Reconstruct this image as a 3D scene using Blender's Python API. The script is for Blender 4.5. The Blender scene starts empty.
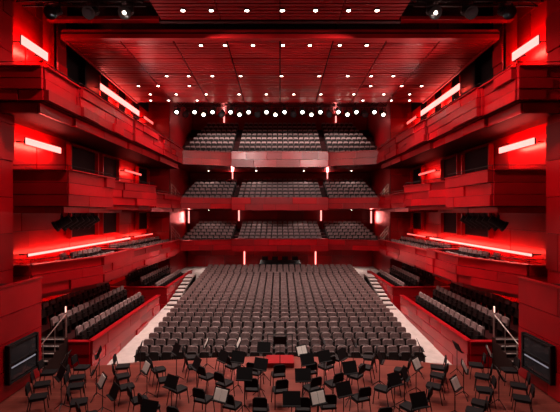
import bpy, math, random
from mathutils import Matrix, Vector
R = random.Random(7)
sc = bpy.context.scene
sc.view_settings.view_transform = 'Standard'
sc.view_settings.exposure = 0.45
sc.view_settings.gamma = 0.95

# ------------------------------------------------------------ materials
def mat(name, col, rough=0.5, metal=0.0, emit=None, es=0.0, var=0.0, vscale=1.0, spec=0.5, bump=0.0):
    m = bpy.data.materials.new(name); m.use_nodes = True
    nt = m.node_tree; b = nt.nodes['Principled BSDF']
    b.inputs['Base Color'].default_value = (*col, 1)
    b.inputs['Roughness'].default_value = rough
    b.inputs['Metallic'].default_value = metal
    b.inputs['Specular IOR Level'].default_value = spec
    if emit:
        b.inputs['Emission Color'].default_value = (*emit, 1)
        b.inputs['Emission Strength'].default_value = es
    if var > 0:
        tc = nt.nodes.new('ShaderNodeTexCoord'); n = nt.nodes.new('ShaderNodeTexNoise')
        n.inputs['Scale'].default_value = vscale; n.inputs['Detail'].default_value = 4
        r = nt.nodes.new('ShaderNodeValToRGB')
        r.color_ramp.elements[0].position = 0.3; r.color_ramp.elements[1].position = 0.7
        r.color_ramp.elements[0].color = (*[c*(1-var) for c in col], 1)
        r.color_ramp.elements[1].color = (*[min(1, c*(1+var)) for c in col], 1)
        nt.links.new(tc.outputs['Object'], n.inputs['Vector'])
        nt.links.new(n.outputs['Fac'], r.inputs['Fac'])
        nt.links.new(r.outputs['Color'], b.inputs['Base Color'])
        if bump > 0:
            bp = nt.nodes.new('ShaderNodeBump'); bp.inputs['Strength'].default_value = bump
            nt.links.new(n.outputs['Fac'], bp.inputs['Height']); nt.links.new(bp.outputs['Normal'], b.inputs['Normal'])
    return m
RED = [mat('red_lacquer_a', (0.33, 0.0026, 0.007), 0.30, var=.15, vscale=.8, spec=.4),
       mat('red_lacquer_b', (0.24, 0.0018, 0.005), 0.34, var=.15, vscale=.8, spec=.4),
       mat('red_lacquer_c', (0.42, 0.003, 0.008), 0.27, var=.15, vscale=.8, spec=.4)]
DRED = mat('dark_red_backing', (0.03, 0.0006, 0.0012), 0.6, var=.2, spec=.2)
BLACK = mat('black_technical', (0.004, 0.003, 0.004), 0.6, var=.2, spec=.15)
CEILR = mat('ceiling_red_slats', (0.32, 0.007, 0.010), 0.45, var=.2, spec=.3)
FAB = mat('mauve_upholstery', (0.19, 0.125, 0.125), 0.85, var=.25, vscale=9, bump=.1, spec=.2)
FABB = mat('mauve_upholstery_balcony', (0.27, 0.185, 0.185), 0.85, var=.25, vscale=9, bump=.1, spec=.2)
SHELL = mat('dark_seat_wood', (0.010, 0.005, 0.005), 0.5, var=.3, vscale=4, spec=.3)
FLOORD = mat('dark_row_floor', (0.02, 0.008, 0.007), 0.6, var=.2, spec=.2)
PALE = mat('pale_aisle_oak', (0.42, 0.35, 0.34), 0.5, var=.12, vscale=3)
LED = mat('red_led_strip', (1, .2, .15), 0.5, emit=(1, 0.27, 0.24), es=1.9)
LEDS = mat('red_led_soft', (1, .2, .15), 0.5, emit=(1, 0.15, 0.13), es=1.2)
WHITE = mat('warm_lamp_lens', (1, .9, .8), 0.3, emit=(1, 0.80, 0.66), es=12)
METAL = mat('black_metal', (0.012, 0.012, 0.013), 0.5, metal=.2, spec=.3)
STEEL = mat('steel_rail', (0.5, 0.45, 0.43), 0.35, metal=.9)
CHAIRB = mat('black_chair_fabric', (0.007, 0.005, 0.006), 0.7, spec=.2)
PAPER = mat('sheet_paper', (0.8, 0.72, 0.68), 0.7)
GLASS = mat('dark_glass', (0.03, 0.03, 0.035), 0.05)
SCREEN = mat('window_line_glow', (.2, .2, .25), .3, emit=(.7, .75, .9), es=.15)
GLOW = mat('step_lamp_glow', (1, .8, .7), .4, emit=(1, .6, .5), es=1.0)

def stage_mat():
    m = bpy.data.materials.new('stage_planks'); m.use_nodes = True
    nt = m.node_tree; b = nt.nodes['Principled BSDF']
    tc = nt.nodes.new('ShaderNodeTexCoord'); br = nt.nodes.new('ShaderNodeTexBrick')
    br.inputs['Scale'].default_value = 1
    br.inputs['Brick Width'].default_value = 3.0; br.inputs['Row Height'].default_value = .14
    br.inputs['Mortar Size'].default_value = .004
    br.inputs['Color1'].default_value = (.19, .044, .032, 1); br.inputs['Color2'].default_value = (.13, .028, .021, 1)
    br.inputs['Mortar'].default_value = (.03, .008, .006, 1)
    nt.links.new(tc.outputs['Object'], br.inputs['Vector']); nt.links.new(br.outputs['Color'], b.inputs['Base Color'])
    b.inputs['Roughness'].default_value = .28
    return m
STAGE = stage_mat()

# ------------------------------------------------------------ mesh builder
class MB:
    def __init__(s): s.v = []; s.f = []; s.m = []
    def hexa(s, p, m=0):
        o = len(s.v); s.v += [tuple(q) for q in p]
        for f in ((0, 3, 2, 1), (4, 5, 6, 7), (0, 1, 5, 4), (1, 2, 6, 5), (2, 3, 7, 6), (3, 0, 4, 7)):
            s.f.append(tuple(o+i for i in f)); s.m.append(m)
    def box(s, x0, x1, y0, y1, z0, z1, m=0):
        x0, x1 = min(x0, x1), max(x0, x1); y0, y1 = min(y0, y1), max(y0, y1); z0, z1 = min(z0, z1), max(z0, z1)
        s.hexa([(x0, y0, z0), (x1, y0, z0), (x1, y1, z0), (x0, y1, z0), (x0, y0, z1), (x1, y0, z1), (x1, y1, z1), (x0, y1, z1)], m)
    def prism(s, poly, z0, z1, m=0):
        a = sum(poly[i][0]*poly[(i+1) % len(poly)][1]-poly[(i+1) % len(poly)][0]*poly[i][1] for i in range(len(poly)))
        if a < 0: poly = poly[::-1]
        n = len(poly); o = len(s.v)
        s.v += [(x, y, z0) for x, y in poly]+[(x, y, z1) for x, y in poly]
        s.f.append(tuple(o+n-1-i for i in range(n))); s.m.append(m)
        s.f.append(tuple(o+n+i for i in range(n))); s.m.append(m)
        for i in range(n):
            j = (i+1) % n
            s.f.append((o+i, o+j, o+n+j, o+n+i)); s.m.append(m)
    def xzprism(s, poly, y0, y1, m=0, shear=0.0):
        n = len(poly); o = len(s.v)
        s.v += [(x, y0+shear*z, z) for x, z in poly]+[(x, y1+shear*z, z) for x, z in poly]
        s.f.append(tuple(o+i for i in range(n))); s.m.append(m)
        s.f.append(tuple(o+n+n-1-i for i in range(n))); s.m.append(m)
        for i in range(n):
            j = (i+1) % n
            s.f.append((o+j, o+i, o+n+i, o+n+j)); s.m.append(m)
    def cyl(s, p0, p1, r, n=8, m=0, r1=None):
        r1 = r if r1 is None else r1
        p0 = Vector(p0); p1 = Vector(p1); d = (p1-p0).normalized()
        u = d.orthogonal().normalized(); w = d.cross(u); o = len(s.v)
        for p, q in ((p0, r), (p1, r1)):
            for i in range(n):
                a = 2*math.pi*i/n; s.v.append(tuple(p+q*(math.cos(a)*u+math.sin(a)*w)))
        for i in range(n):
            j = (i+1) % n; s.f.append((o+i, o+j, o+n+j, o+n+i)); s.m.append(m)
        s.f.append(tuple(o+n-1-i for i in range(n))); s.m.append(m)
        s.f.append(tuple(o+n+i for i in range(n))); s.m.append(m)
    def add(s, t, x, y, z, yaw=0.0):
        c, sn = math.cos(yaw), math.sin(yaw); o = len(s.v)
        s.v += [(x+c*a-sn*b, y+sn*a+c*b, z+e) for a, b, e in t.v]
        s.f += [tuple(o+i for i in f) for f in t.f]; s.m += t.m
    def mesh(s, name, mats):
        me = bpy.data.meshes.new(name); me.from_pydata(s.v, [], s.f)
        for q in mats: me.materials.append(q)
        me.polygons.foreach_set('material_index', s.m); me.update(); return me
    def obj(s, name, mats, loc=None):
        o = bpy.data.objects.new(name, s.mesh(name, mats)); sc.collection.objects.link(o)
        if loc: o.location = loc
        return o
def inst(name, me, loc, yaw=0, rot=None):
    o = bpy.data.objects.new(name, me); sc.collection.objects.link(o); o.location = loc
    o.rotation_euler = rot if rot else (0, 0, yaw); return o
RM = RED+[DRED, BLACK, LED, LEDS, METAL]   # 0-2 red, 3 backing, 4 black, 5 led, 6 soft led

def slabseg(mb, p0, p1, a, b, z0, z1, m):
    dx, dy = p1[0]-p0[0], p1[1]-p0[1]; L = math.hypot(dx, dy); nx, ny = -dy/L, dx/L
    mb.prism([(p0[0]+nx*a, p0[1]+ny*a), (p1[0]+nx*a, p1[1]+ny*a), (p1[0]+nx*b, p1[1]+ny*b), (p0[0]+nx*b, p0[1]+ny*b)], z0, z1, m)
def panels(mb, p0, p1, z0, z1, side, rows=3, lmin=1.2, lmax=2.8, pmin=.02, pmax=.1, back=.12, cap=True, ms=(0, 0, 1, 2)):
    """lacquered relief panelling on a backing slab; side=+1/-1 picks the visible normal."""
    dx, dy = p1[0]-p0[0], p1[1]-p0[1]; L = math.hypot(dx, dy)
    if L < .05: return
    ux, uy = dx/L, dy/L
    slabseg(mb, p0, p1, -back*side, 0, z0, z1, 3)
    h = (z1-z0)/rows
    for r in range(rows):
        t = 0.0
        while t < L-.02:
            l = R.uniform(lmin, lmax)
            if L-(t+l) < lmin*.6: l = L-t
            e = t+l; pr = R.uniform(pmin, pmax)*side
            a = (p0[0]+ux*(t+.012), p0[1]+uy*(t+.012)); b = (p0[0]+ux*(e-.012), p0[1]+uy*(e-.012))
            slabseg(mb, a, b, 0, pr, z0+r*h+.012, z0+(r+1)*h-.012, R.choice(ms))
            t = e
    if cap: slabseg(mb, p0, p1, -(back+.03)*side, (pmax+.02)*side, z1, z1+.05, 0)

# ------------------------------------------------------------ seat template (faces -Y)
def seat_t():
    t = MB()
    def oc(w, z0, z1, c): return [(-w, z0), (w, z0), (w, z1-c), (w-c, z1), (-w+c, z1), (-w, z1-c)]
    t.xzprism(oc(.225, .42, .97, .06), -.02, .07, 0, .12)
    t.xzprism(oc(.235, .32, .93, .05), .075, .11, 1, .12)
    t.xzprism(oc(.21, .38, .76, .05), -.17, -.06, 1, .10)     # tipped up seat
    t.xzprism(oc(.20, .40, .76, .05), -.06, -.025, 0, .10)
    for s in (-1, 1):
        t.box(s*.235, s*.278, -.24, .10, .60, .64, 1)
        t.box(s*.245, s*.275, -.12, .08, 0, .60, 1)
    return t
ST = seat_t()
def seat_row(mb, xa, xb, y, z):
    n = max(1, int(round((xb-xa)/.56))); w = (xb-xa)/n
    for i in range(n):
        mb.add(ST, xa+w*(i+.5), y, z, 0)

# ------------------------------------------------------------ stalls floor & seats
NR = 25; P = .84; Y0 = 17.9
def zf(i): return -1.0+1.1*i/(NR-1)
fl = MB()
fl.box(-12.2, 12.2, 15.5, Y0-.35, -1.4, -1.0, 0)
fl.box(-8.0, 8.0, 16.9, Y0-.35, -1.0, -.99, 1)
yb = Y0-.35+NR*P
for i in range(NR):
    y = Y0-.35+i*P
    fl.box(-6.62-.018*i, 6.62+.018*i, y, y+P, -1.4, zf(i), 0)
for s in (-1, 1):
    xa, xb = sorted((s*6.6, s*8.0))
    ys, ye = Y0-.35, yb
    fl.hexa([(xa, ys, -1.4), (xb, ys, -1.4), (xb, ye, -1.4), (xa, ye, -1.4), (xa, ys, -1.0), (xb, ys, -1.0), (xb, ye, .09), (xa, ye, .09)], 1)
fl.box(-12.2, 12.2, yb, 47.5, -1.4, zf(NR-1), 1)
fl.obj('floor', [FLOORD, PALE])
sb = MB()
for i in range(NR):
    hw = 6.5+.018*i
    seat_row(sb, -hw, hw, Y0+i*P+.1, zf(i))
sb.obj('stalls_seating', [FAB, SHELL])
for s in (-1, 1):
    mb = MB()
    for k in range(9):
        mb.box(s*7.25, s*7.85, 27.0+k*.75, 34.5, -.6, -.44+k*.15, 0)
        mb.box(s*7.25, s*7.85, 26.99+k*.75, 27.0+k*.75, -.6, -.50+k*.15, 1)
    mb.obj('aisle_steps', [PALE, FLOORD])

# ------------------------------------------------------------ rear balconies
def fpoly(x):
    a = abs(x)
    return 38.3 if a <= 4.6 else 38.3-(a-4.6)*.32
def balcony(name, zpt, zpb, ztop0, ztop1, rows, hw0, hw1):
    mb = MB(); seats = MB()
    pts = [(-9.2, fpoly(9.2)), (-4.6, 38.3), (-4.6, 38.0), (4.6, 38.0), (4.6, 38.3), (9.2, fpoly(9.2))]
    panels(mb, pts[0], pts[1], zpb, zpt, -1, rows=2)
    panels(mb, pts[2], pts[3], zpb-.15, zpt+.05, -1, rows=2)
    panels(mb, pts[4], pts[5], zpb, zpt, -1, rows=2)
    mb.prism([(-10.1, 36.9), (-9.2, fpoly(9.2)), (-4.6, 38.3), (4.6, 38.3), (9.2, fpoly(9.2)), (10.1, 36.9), (10.1, 46.75), (-10.1, 46.75)], zpb, zpb+.3, 1)
    for r in range(rows):
        y = 39.0+r; f = r/(rows-1); zt = ztop0+(ztop1-ztop0)*f-.95
        mb.box(-10.1, 10.1, y-.45, 46.75 if r == rows-1 else y+.55, zpb+.3, zt, 3)
        hw = hw0+(hw1-hw0)*f
        seat_row(seats, -4.15, 4.15, y, zt)
        seat_row(seats, 4.75, hw, y, zt); seat_row(seats, -hw, -4.75, y, zt)
    for z in (.18, .32):
        for a, b in ((pts[0], pts[1]), (pts[2], pts[3]), (pts[4], pts[5])):
            mb.cyl((a[0], a[1], zpt+z), (b[0], b[1], zpt+z), .018, 5, 7)
            n = 5
            for i in range(n+1):
                x = a[0]+(b[0]-a[0])*i/n; y = a[1]+(b[1]-a[1])*i/n
                mb.cyl((x, y, zpt), (x, y, zpt+.32), .015, 5, 7)
    mb.obj(name, RM)
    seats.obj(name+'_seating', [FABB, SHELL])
    for s in (-1, 1):
        rl = MB()
        for z in (.5, .8, 1.1):
            rl.cyl((s*10.05, 37.1, zpb+.3+z+.9), (s*9.3, 37.1, zpb+.3+z), .02, 5)
        for t in (0, .5, 1):
            rl.cyl((s*(10.05-.75*t), 37.1, zpb+.3), (s*(10.05-.75*t), 37.1, zpb+1.4+.9*(1-t)), .02, 5)
        rl.obj('stair_railing', [STEEL])
balcony('lower_balcony', 3.45, 2.5, 3.75, 5.1, 6, 9.4, 9.0)
balcony('middle_balcony', 7.4, 6.4, 7.7, 9.75, 6, 9.6, 9.2)
balcony('upper_balcony', 11.75, 10.5, 12.1, 16.4, 8, 9.7, 8.4)

# ------------------------------------------------------------ walls
WMS = (1, 1, 0, 1)
wb = MB()
for z0, z1 in ((-.9, 2.5), (3.5, 6.4), (8, 10.5), (14.5, 17.4)):
    panels(wb, (-10.2, 46.98), (10.2, 46.98), z0, z1, -1, rows=3, lmin=1.5, lmax=3, cap=False, ms=WMS)
wb.box(-12.6, 12.6, 47.1, 47.5, -1.4, 18, 1)
wb.obj('wall_back', RM)
def redlamp(loc, tgt, sx, sy, e, col=(1, .06, .04)):
    l = bpy.data.lights.new('red_wash', 'AREA'); l.shape = 'RECTANGLE'; l.size = sx; l.size_y = sy
    l.energy = e; l.color = col
    o = bpy.data.objects.new('red_wash_lamp', l); sc.collection.objects.link(o); o.location = loc
    o.rotation_euler = (Vector(tgt)-Vector(loc)).to_track_quat('-Z', 'Y').to_euler()
    return o
for s, nm in ((-1, 'wall_left'), (1, 'wall_right')):
    w = MB()
    w.box(s*12.35, s*12.8, -2, 37.0, -1.4, 18, 3)
    panels(w, (s*12.35, 4), (s*12.35, 36.9), -1, 17.4, s, rows=12, lmin=3, lmax=6, pmin=.05, pmax=.12, cap=False, ms=WMS)
    w.obj(nm, RM)
    w = MB()
    w.box(s*10.25, s*12.8, 37.15, 46.9, -1.4, 17.4, 1)
    panels(w, (s*12.3, 37.15), (s*10.25, 37.15), -1, 17.4, s, rows=14, lmin=1, lmax=2, cap=False, ms=WMS)
    w.obj(nm+'_rear', RM)
    p = MB()
    p.box(s*11.45, s*12.15, 15.2, 17.1, -1, 17.4, 1)
    panels(p, (s*11.45, 15.2), (s*11.45, 17.1), -1, 17.4, s, rows=12, lmin=.8, lmax=1.9, cap=False)
    p.obj('portal_pilaster', RM)
    p = MB()
    for y in (20.4, 24.0, 27.0, 30.0, 33.0):
        if y < 21: panels(p, (s*11.4, y), (s*11.4, y+.9), 11.9, 17.3, s, rows=6, lmin=.9, lmax=.9, cap=False); p.box(s*11.4, s*12.1, y, y+.9, 11.9, 17.3, 0)
        else: p.box(s*11.7, s*12.1, y, y+.25, 11.9, 17.3, 4)
    for z in (12.7, 13.7, 15.6, 16.6):
        p.box(s*11.98, s*12.05, 21.3, 33.4, z, z+.1, 4)
    p.box(s*12.08, s*12.14, 21.3, 26.8, 12.0, 17.3, 4)
    p.box(s*12.08, s*12.14, 26.8, 36.8, 15.3, 17.3, 4)
    p.obj('technical_gallery_frame', RM)
    p = MB()
    for (za, zb_) in ((4.6, 6.0), (8.3, 9.9)):
        for (ya_, yb_) in ((22.9, 26.2), (27.0, 29.6), (33.8, 36.4)):
            p.box(s*12.12, s*12.18, ya_, yb_, za, zb_, 4)
            for yy in (ya_-.12, yb_): p.box(s*11.9, s*12.18, yy, yy+.12, za-.05, zb_+.05, 0)
            p.box(s*11.9, s*12.18, ya_-.12, yb_+.12, zb_, zb_+.1, 1)
    p.obj('side_recess_frame', RM)
    def led(y0, y1, z, h, e, m=5, x=11.65):
        q = MB()
        pts = [(s*(x-.05), y0, z-h/2), (s*x, y0, z-h/2), (s*x, y1, z-h/2), (s*(x-.05), y1, z-h/2), (s*(x-.05), y0, z+h/2), (s*x, y0, z+h/2), (s*x, y1, z+h/2), (s*(x-.05), y1, z+h/2)]
        if s < 0: pts = [pts[i] for i in (1, 0, 3, 2, 5, 4, 7, 6)]
        q.hexa(pts, 0)
        q.box(s*x, s*(x+.05), y0-.03, y1+.03, z-h/2-.03, z+h/2+.03, 1)
        for yy in (y0+.2, y1-.2): q.box(s*(x+.05), s*12.22, yy, yy+.05, z-.03, z+.03, 1)
        q.obj('led_strip_light', [RM[m], METAL])
        o = redlamp((s*(x+.07), (y0+y1)/2, z), (s*13, (y0+y1)/2, z-.12), .12, y1-y0, e)
        o.rotation_euler = Matrix(((0, 0, -s), (0, 1, 0), (s, 0, 0))).to_euler()
        o = redlamp((s*(x-.07), (y0+y1)/2, z), (0, 0, 0), h*.3, y1-y0, e*.2, col=(1, .1, .08))
        o.rotation_euler = Matrix(((0, 0, s), (0, 1, 0), (-s, 0, 0))).to_euler()
    led(18.0, 20.0, 13.8, .40, 190)
    led(25.9, 33.0, 14.2, .40, 300)
    led(34.2, 36.6, 14.2, .2, 60, 6)
    led(18.3, 21.2, 9.3, .30, 200)
    led(18.5, 31.0, 4.05, .12, 170)
    led(32.0, 36.5, 4.1, .10, 40, 6)
    led(20.5, 26.0, 1.95, .10, 90, 6)
    led(28.0, 33.0, 1.95, .10, 90, 6)
    led(30.0, 33.5, 9.2, .14, 60, 6)

# ------------------------------------------------------------ side galleries
def gallery(name, s, poly, z0, z1, seatrows=1, rows=3, skirt=.3):
    mb = MB(); pts = [(s*x, y) for x, y in poly]
    for i, (a, b) in enumerate(zip(pts[:-1], pts[1:])):
        panels(mb, a, b, z0, z1, s, rows=rows, pmin=.02, pmax=.2, lmin=1.3, lmax=4.0)
    mb.prism([(s*12.2, poly[0][1])]+pts+[(s*12.2, poly[-1][1])], z0+.02, z0+.35, 1)
    inner = [(s*(x+.4), y+.25) for x, y in poly if x < 12]
    for a, b in zip(inner[:-1], inner[1:]): panels(mb, a, b, z0-skirt, z0-.01, s, rows=1, cap=False, pmax=.1, lmin=1.2, lmax=3.5)
    if len(inner) and poly[0][0] > 12: panels(mb, (s*12.1, poly[0][1]+.25), inner[0], z0-skirt, z0-.01, s, rows=1, cap=False)
    mb.prism([(s*12.1, poly[0][1]+.4)]+[(s*(x+.5), y+.4) for x, y in poly if x < 12]+[(s*12.1, poly[-1][1])], z0-skirt+.05, z0, 3)
    for a, b in zip(pts[:-1], pts[1:]):
        L = math.hypot(b[0]-a[0], b[1]-a[1])
        if L < 1: continue
        mb.cyl((a[0], a[1], z1+.25), (b[0], b[1], z1+.25), .018, 5, 7)
        n = max(1, int(L/1.5))
        for i in range(n+1):
            x = a[0]+(b[0]-a[0])*i/n; y = a[1]+(b[1]-a[1])*i/n
            mb.cyl((x, y, z1), (x, y, z1+.25), .014, 5, 7)
    mb.obj(name, RM)
    st = MB(); sy = [q for q in poly if q[0] < 12]
    ya, ybb = sy[0][1]+.8, sy[-1][1]-.6
    n = int((ybb-ya)/.58)
    def xat(y):
        for (xa, y1), (xb, y2) in zip(sy[:-1], sy[1:]):
            if y1 <= y <= y2 and y2 > y1: return xa+(xb-xa)*(y-y1)/(y2-y1)
        return sy[-1][0]
    for r in range(seatrows):
        for i in range(n):
            y = ya+(i+.5)*(ybb-ya)/n; X = max(xat(y), xat(max(ya, y-.5)))+.7+r*.85
            if X > 11.3: continue
            st.add(ST, s*X, y, z0+.35+.25*r, math.pi/2 if s < 0 else -math.pi/2)
            if r > 0: st.box(s*(X-.42), s*(X+.33), y-.3, y+.3, z0+.35, z0+.35+.25*r, 1)
    st.obj(name+'_seating', [FABB, SHELL])
for s in (-1, 1):
    gallery('upper_side_gallery', s, [(12.2, 16), (9.45, 16), (9.45, 18.6), (9.3, 18.6), (9.3, 25), (9.15, 25), (9.15, 31), (9.05, 31), (9.05, 36.7)], 10.5, 11.8, skirt=.45)
    gallery('middle_side_box', s, [(12.2, 17.9), (9.5, 17.9), (9.4, 22.4), (12.2, 22.4)], 6.3, 7.9)
    gallery('middle_side_box', s, [(12.2, 23.6), (10.5, 23.6), (9.3, 29.6), (12.2, 29.6)], 6.5, 7.95)
    gallery('middle_side_box', s, [(12.2, 30.4), (9.5, 30.4), (9.2, 36.7)], 6.4, 7.5)
    gallery('lower_side_gallery', s, [(12.2, 17.5), (10.9, 17.5), (9.4, 21), (9.4, 25.3), (12.2, 25.3)], 2.35, 3.7, 2)
    gallery('lower_side_gallery', s, [(12.2, 25.6), (9.6, 25.6), (9.2, 36.7)], 2.35, 3.55, 2)
    for (ya, yc) in ((16.9, 26.4), (28.2, 36.2)):
        t = MB()
        zt = .55 if ya < 20 else .75
        panels(t, (s*8.0, ya), (s*8.0, yc), -1, zt, s, rows=3)
        panels(t, (s*12.2, ya), (s*8.0, ya), -1, zt, s, rows=3)
        st = MB()
        for k in range(3):
            X0 = 8.15+k*1.1
            t.box(s*X0, s*12.2, ya+.15, yc, -1+(.0 if k == 0 else 1.0+.4*(k-1)), 0+.4*k, 3)
            n = int((yc-ya-.9)/.58)
            for i in range(n):
                st.add(ST, s*(X0+.65), ya+.6+(i+.5)*.58, .4*k, math.pi/2 if s < 0 else -math.pi/2)
        t.obj('side_terrace', RM); st.obj('side_terrace_seating', [FAB, SHELL])
    nb = MB()
    panels(nb, (s*8.85, 6), (s*8.85, 14.8), 0.02, 3.6, s, rows=4, lmin=1.5, lmax=3, pmax=.05)
    nb.box(s*9.0, s*12.15, 6, 14.75, 0.02, 3.4, 3)
    nb.obj('stage_side_box', RM)
    wn = MB()
    wn.box(s*8.70, s*8.78, 12.75, 14.3, .5, 1.75, 0)
    wn.box(s*8.66, s*8.72, 12.85, 14.2, .6, 1.65, 1)
    for y in (12.75, 14.22): wn.box(s*8.62, s*8.74, y, y+.08, .5, 1.75, 0)
    for z in (.5, 1.1, 1.67): wn.box(s*8.63, s*8.74, 12.75, 14.3, z, z+.05, 0)
    wn.box(s*8.64, s*8.67, 12.9, 14.15, .98, 1.02, 2)  # faintly emissive bar standing in for the light line inside the window
    wn.obj('window_1' if s < 0 else 'window_2', [METAL, GLASS, SCREEN])
    stp = MB()
    for k in range(5):
        stp.box(s*(8.9), s*11.2, 14.95+k*.38, 16.8, 0.0+k*.16 if k else -1, .16+k*.16, 0)
        stp.box(s*(8.9), s*11.2, 14.93+k*.38, 14.99+k*.38, .13+k*.16, .165+k*.16, 1)
    stp.obj('stage_stairs', [FLOORD, PALE])
    hr = MB()
    for X in (8.95, 10.2):
        for k in range(3):
            y = 15.1+k*.8; z = .1+k*.33
            hr.cyl((s*X, y, z), (s*X, y, z+1.0), .02, 6)
        hr.cyl((s*X, 15.0, 1.06), (s*X, 16.8, 1.80), .025, 6)
    hr.cyl((s*8.95, 16.75, .8), (s*8.95, 16.75, 2.1), .03, 6)
    hr.box(s*8.93, s*8.97, 16.68, 16.72, 1.85, 2.1, 1)
    hr.obj('stair_handrail', [STEEL, GLOW])

# ------------------------------------------------------------ ceilings
c = MB()
c.box(-12.6, 12.6, -2, 31, 17.6, 18.2, 4)
c.box(-12.6, 12.6, 31, 47.5, 17.55, 18.2, 3)
for i in range(40):
    y = 31.1+i*.4; c.box(-10.2, 10.2, y, y+.28, 17.46, 17.55, 1)
c.obj('ceiling', RM)
cn = MB()
y0, y1, z = 20.0, 31.8, 14.75
hw = lambda y: 10.85+(y-y0)/(y1-y0)*.45
cn.prism([(-hw(y0), y0), (hw(y0), y0), (hw(y1), y1), (-hw(y1), y1)], z+.10, z+.3, 1)
NB = 8
y = y0+.35; k = 0
while y < y1-.3:
    k += 1
    w = .22
    for b in range(NB):
        a0 = -1+2*b/NB; a1 = -1+2*(b+1)/NB
        h = hw(y)
        cn.box(h*a0+.04, h*a1-.04, y, y+w, z, z+.10, 0 if R.random() < .8 else 3)
    y += .33 if k % 7 else .45
cn.box(-hw(y0), hw(y0), y0-.1, y0+.2, z-.05, z+.38, 0)
cn.box(-hw(y0)-.05, hw(y0)+.05, y0-.14, y0+.2, z+.16, z+.22, 1)
for s in (-1, 1):
    cn.prism([(s*hw(y0), y0), (s*(hw(y0)+.12), y0), (s*(hw(y1)+.12), y1), (s*hw(y1), y1)], z-.05, z+.35, 0)
    for yy in (21.5, 26, 30.5):
        for xx in (3, 8.5): cn.cyl((s*xx, yy, z+.3), (s*xx, yy, 17.55), .03, 6, 2)
cn.obj('acoustic_canopy', [CEILR, DRED, BLACK, RED[1]])
cs = MB()
cs.box(-5.35, 5.35, 6, 18, 14.72, 14.95, 1)
y = 6.1
while y < 17.8:
    for b in range(4):
        cs.box(-5.3+b*2.65+.02, -5.3+(b+1)*2.65-.02, y, y+.2, 14.6, 14.72, 0)
    y += .28
cs.box(-5.4, 5.4, 17.85, 18.05, 14.55, 15.0, 1)
for xx in (-4, 4):
    for yy in (8, 16): cs.cyl((xx, yy, 14.9), (xx, yy, 17.55), .03, 6, 2)
cs.obj('stage_canopy', [RED[1], DRED, BLACK])
def truss(name, x0, x1, y, z, h=.5, m=METAL, top=17.55):
    t = MB()
    for zz in (z, z+h):
        for yy in (y-.2, y+.2): t.cyl((x0, yy, zz), (x1, yy, zz), .035, 6)
    n = int((x1-x0)/.7)
    for i in range(n):
        a = x0+(x1-x0)*i/n; b = x0+(x1-x0)*(i+1)/n
        for yy in (y-.2, y+.2):
            t.cyl((a, yy, z if i % 2 else z+h), (b, yy, z+h if i % 2 else z), .02, 5)
    for xx in (x0+.5, (x0+x1)/2, x1-.5): t.cyl((xx, y, z+h), (xx, y, top), .02, 5)
    return t.obj(name, [m])
truss('lighting_truss', -8.8, 8.8, 33.0, 14.85, top=17.4)
for s in (-1, 1):
    truss('lighting_truss', min(s*5.8, s*11.2), max(s*5.8, s*11.2), 17.2, 15.0)
    truss('lighting_truss', min(s*5.8, s*11.2), max(s*5.8, s*11.2), 19.0, 16.0)
    b = MB(); b.box(s*5.8, s*11.3, 19.3, 19.7, 15.35, 15.5, 1); b.box(s*5.8, s*11.3, 19.3, 19.35, 16.2, 16.28, 1)
    b.obj('catwalk_beam', RM)
def rotx(v, a):
    return (v[0], v[1]*math.cos(a)-v[2]*math.sin(a), v[1]*math.sin(a)+v[2]*math.cos(a))
def P3(x, y, z): return tuple(a+b for a, b in zip(rotx((x, y, z), math.radians(32)), (0, 0, -.42)))
def spotmesh(name, lr, mats):
    sp = MB()
    sp.cyl(P3(0, .40, 0), P3(0, -.24, 0), .18, 12, 0, .21)
    sp.cyl(P3(0, -.24, 0), P3(0, -.36, 0), .25, 12, 0, .27)
    sp.cyl(P3(0, -.365, 0), P3(0, -.38, 0), lr, 12, 1)
    for q in (-1, 1): sp.box(q*.27, q*.24, -.03, .03, -.45, -.05, 0)
    sp.box(-.27, .27, -.03, .03, -.08, -.04, 0); sp.cyl((0, 0, -.05), (0, 0, .08), .03, 6)
    return sp.mesh(name, mats)
SPM = spotmesh('stage_spotlight', .13, [METAL, WHITE])
SPN = spotmesh('stage_spotlight_near', .07, [METAL, WHITE])
SPD = spotmesh('stage_spotlight_off', .15, [METAL, GLASS])
for i in range(24):
    x = -8.4+16.8*i/23
    inst('stage_spotlight', SPM if i % 4 != 1 else SPD, (x, 32.8, 14.80-(.2 if i % 2 else 0)))
for s in (-1, 1):
    for x in (6.5, 8.0, 9.6): inst('stage_spotlight', SPD if x != 6.5 else SPN, (s*x, 17.0, 14.97))
    for i in range(6): inst('stage_spotlight', SPD, (s*10.3, 18.9+i*.6, 5.95), rot=(0, 0, s*1.2))
dl = MB(); dl.cyl((0, 0, 0), (0, 0, -.05), .13, 16, 0, .12); dl.cyl((0, 0, -.05), (0, 0, -.06), .085, 16, 1)
DLM = dl.mesh('downlight', [METAL, WHITE])
def spot(x, y, z, e, ang=100, tgt=None, col=(1, .84, .74), rad=.12, blend=.8):
    l = bpy.data.lights.new('lamp', 'SPOT'); l.energy = e; l.spot_size = math.radians(ang); l.spot_blend = blend
    l.color = col; l.shadow_soft_size = rad
    o = bpy.data.objects.new('downlight_or_fill_lamp', l); sc.collection.objects.link(o); o.location = (x, y, z)
    if tgt: o.rotation_euler = (Vector(tgt)-Vector((x, y, z))).to_track_quat('-Z', 'Y').to_euler()
    return o
for x in (-4.1, -2.9, -1.4, .1, 1.5, 2.9, 4.1):
    inst('downlight', DLM, (x, 16.9, 14.6))
for i, x in enumerate((-4.1, -2.85, -1.4, .15, 1.55, 3.1, 4.5)):
    inst('downlight', DLM, (x, 20.75, 14.74))
    if i % 2 == 0: spot(x, 20.75, 14.6, 1500)
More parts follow.
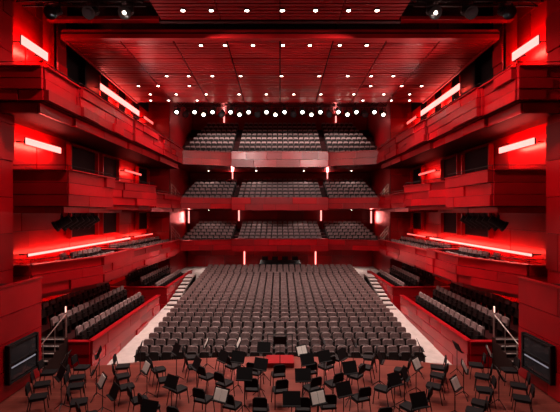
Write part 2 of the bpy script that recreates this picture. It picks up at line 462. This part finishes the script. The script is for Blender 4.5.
for i, x in enumerate((-7.2, -5.8, -4.3, -2.5, 0.1, 2.5, 4.3, 5.8, 7.2)):
    inst('downlight', DLM, (x, 25.4, 14.74))
    if i in (0, 2, 4, 6, 8): spot(x, 25.4, 14.6, 1500)
for i, x in enumerate((-9.5, -7.6, -5.4, -3, -1, 1, 3, 5.4, 7.6, 9.5)):
    inst('downlight', DLM, (x, 29.3, 14.74))
    if i % 3 == 1: spot(x, 29.3, 14.6, 1700)
for x in (-10, -8.6, -6.4, 6.4, 8.6, 10):
    inst('downlight', DLM, (x, 30.9, 14.74)); inst('downlight', DLM, (x*.97, 27.4, 14.74))
for x in (-7, -3.5, 0, 3.5, 7):
    inst('downlight', DLM, (x, 40, 17.45)); spot(x, 40, 17.3, 1200, 120)
for x in (-3.5, 0, 3.5): spot(x, 13, 14.5, 2000, 90)
for s in (-1, 1):
    for x in (6.5, 9.6):
        spot(s*x, 16.7, 14.4, 4200, 42, tgt=(-s*4, 39, 7), col=(1, .86, .8))  # fill spots, here and below, added to brighten the rear balconies
    spot(s*4.5, 18.2, 14.4, 4200, 45, tgt=(s*3, 40, 8), col=(1, .86, .8))
    spot(s*5.0, 15.0, 14.4, 1900, 90, tgt=(s*12, 21, 6), col=(1, .6, .5))  # warm fill spots, here and below, added to light the side galleries
    spot(-s*5.0, 18.3, 14.4, 2400, 70, tgt=(s*10, 29, 7), col=(1, .6, .5))
    for y in (22, 28, 34): spot(s*9.6, y, 12.2, 650, 130, tgt=(-s*2, y-2, 14.9), col=(1, .5, .45))  # uplights added at the gallery rail to brighten the canopy underside
    spot(s*9.8, 16.8, 12.3, 350, 130, tgt=(s*1, 14, 14.9), col=(1, .5, .45))  # added uplight for the stage canopy underside
for zz, yy in ((2.45, 41), (6.35, 42), (10.45, 42)):
    for x in (-7.5, -2.5, 2.5, 7.5):
        inst('downlight', DLM, (x, yy, zz+.02)); spot(x, yy, zz-.08, 260 if (zz < 3 and abs(x) > 5) else 150, 140)

def vled(x, y, z0, z1, w=.16):
    q = MB(); q.box(x-w/2, x+w/2, y-.05, y, z0, z1, 0); q.box(x-w/2-.05, x-w/2, y-.06, y+.02, z0, z1, 1); q.box(x+w/2, x+w/2+.05, y-.06, y+.02, z0, z1, 1)
    q.obj('vertical_light_slot', [LED, METAL])
    redlamp((x, y-.12, (z0+z1)/2), (x, y-5, (z0+z1)/2), w*.6, (z1-z0)*.9, 40, col=(1, .2, .18))
for s in (-1, 1):
    vled(s*4.5, 43.9, 5.15, 6.4); vled(s*9.9, 43.5, 4.9, 6.2)
    vled(s*3.9, 43.9, .1, 2.4); vled(s*5.2, 43.9, 9.75, 10.5, .12)
    vled(s*6.5, 46.6, 15.9, 17.3)
pw = MB()
for z0, z1 in ((.1, 2.5), (4.15, 6.4), (8.75, 10.5)):
    y = 44.1 if z0 < 1 else 45.2
    panels(pw, (-10.2, y), (10.2, y), z0, z1, -1, rows=2, lmin=2, lmax=3, cap=False, ms=WMS)
pw.obj('rear_partition', RM)  # panelled partition walls behind the stalls and balcony rows
mc = MB()
mc.box(-2.1, 2.1, 39.6, 40.5, .1, .95, 0)
mc.hexa([(-2, 39.5, .95), (2, 39.5, .95), (2, 40.5, .95), (-2, 40.5, .95), (-2, 39.7, 1.05), (2, 39.7, 1.05), (2, 40.5, 1.25), (-2, 40.5, 1.25)], 0)
for x in (-1.5, -.5, .5, 1.5):
    mc.box(x-.3, x+.3, 40.1, 40.15, 1.25, 1.65, 0); mc.box(x-.27, x+.27, 40.09, 40.1, 1.28, 1.62, 1)
mc.obj('mixing_console', [METAL, GLASS])

# ------------------------------------------------------------ stage
sg = MB()
arc = [(-12.2, -2), (12.2, -2), (12.2, 14.9), (8.8, 15.0)]+[(x, 16.75-.02*x*x) for x in [8.0-.8*i for i in range(21)]]+[(-8.8, 15.0), (-12.2, 14.9)]
sg.prism(arc, -1.0, 0.0, 0)
sg.obj('stage_floor', [STAGE])
ch = MB()
ch.prism([(-.22, -.2), (-.2, .22), (-.15, .25), (.15, .25), (.2, .22), (.22, -.2)], .44, .50, 0)
ch.xzprism([(-.2, .62), (.2, .62), (.2, .84), (.15, .9), (-.15, .9), (-.2, .84)], -.22, -.18, 0, -.08)
for s in (-1, 1):
    ch.cyl((s*.2, .2, .44), (s*.22, .25, 0), .014, 6, 1)
    ch.cyl((s*.2, -.18, .44), (s*.22, -.26, 0), .014, 6, 1)
    ch.cyl((s*.2, -.18, .44), (s*.19, -.26, .85), .014, 6, 1)
    ch.cyl((s*.2, -.18, .43), (s*.2, .2, .43), .014, 6, 1)
CHM = ch.mesh('orchestra_chair', [CHAIRB, METAL])
def stand(sheet, h):
    m = MB()
    for a in (90, 210, 330):
        c_, s_ = math.cos(math.radians(a)), math.sin(math.radians(a))
        m.cyl((0, 0, .22), (.27*c_, .27*s_, .01), .012, 5, 0)
    m.cyl((0, 0, .15), (0, 0, h-.12), .014, 6, 0)
    m.hexa([(-.24, -.08, h-.17), (.24, -.08, h-.17), (.24, -.06, h-.18), (-.24, -.06, h-.18), (-.24, .06, h+.15), (.24, .06, h+.15), (.24, .08, h+.14), (-.24, .08, h+.14)], 1)
    m.box(-.24, .24, -.15, -.06, h-.19, h-.17, 1)
    if sheet:
        for q in (-1, 1):
            x0, x1 = (-.2, -.005) if q < 0 else (.005, .2)
            m.hexa([(x0, -.095, h-.16), (x1, -.095, h-.16), (x1, -.088, h-.16), (x0, -.088, h-.16), (x0, .03, h+.11), (x1, .03, h+.11), (x1, .04, h+.11), (x0, .04, h+.11)], 2)
    return m.mesh('music_stand', [METAL, CHAIRB, PAPER])
SM = [stand(True, 1.05), stand(False, 1.05), stand(False, 1.18)]
cy = 16.0
for r, a0, a1, n in ((2.3, -72, 72, 7), (3.5, -78, 78, 11), (4.7, -66, 66, 12), (5.9, -74, 74, 17), (7.3, -78, -32, 7), (7.3, 32, 78, 7), (8.3, -76, -60, 3), (8.3, 60, 76, 3)):
    for i in range(n):
        a = math.radians(a0+(a1-a0)*i/(n-1)+R.uniform(-2, 2))
        x, y = r*math.sin(a), cy-r*math.cos(a)
        if y < 9.5 or abs(x) > 8.2: continue
        inst('orchestra_chair', CHM, (x, y, 0), a+R.uniform(-.25, .25))
        if i % 2 == 0 or R.random() < .25:
            rr = r-.62; xs, ys = rr*math.sin(a+.03), cy-rr*math.cos(a+.03)
            k = R.random()
            inst('music_stand', SM[0 if k < .25 else (1 if k < .65 else 2)], (xs, ys, 0), a+R.uniform(-.3, .3))
pd = MB()
pd.box(-.55, .55, 15.5, 16.4, 0, .18, 0); pd.box(-.5, .5, 15.45, 16.35, .18, .2, 0)
for x in (-.5, .5):
    pd.cyl((x, 16.35, .18), (x, 16.35, 1.05), .02, 6, 1)
pd.cyl((-.5, 16.35, 1.05), (.5, 16.35, 1.05), .02, 6, 1); pd.cyl((-.5, 16.35, .65), (.5, 16.35, .65), .015, 6, 1)
pd.obj('conductor_podium', [RED[1], METAL])
inst('music_stand', SM[2], (0, 15.2, 0), math.pi)

# ------------------------------------------------------------ world & camera
w = bpy.data.worlds.new('world'); sc.world = w; w.use_nodes = True
w.node_tree.nodes['Background'].inputs['Color'].default_value = (1, .45, .4, 1)
w.node_tree.nodes['Background'].inputs['Strength'].default_value = .05
cam = bpy.data.cameras.new('camera'); co = bpy.data.objects.new('camera', cam); sc.collection.objects.link(co)
co.location = (0, 0, 6); co.rotation_euler = (math.pi/2, 0, 0)
cam.sensor_width = 36; cam.lens = 36*400/560; cam.shift_y = 7/560; cam.clip_end = 200
sc.camera = co
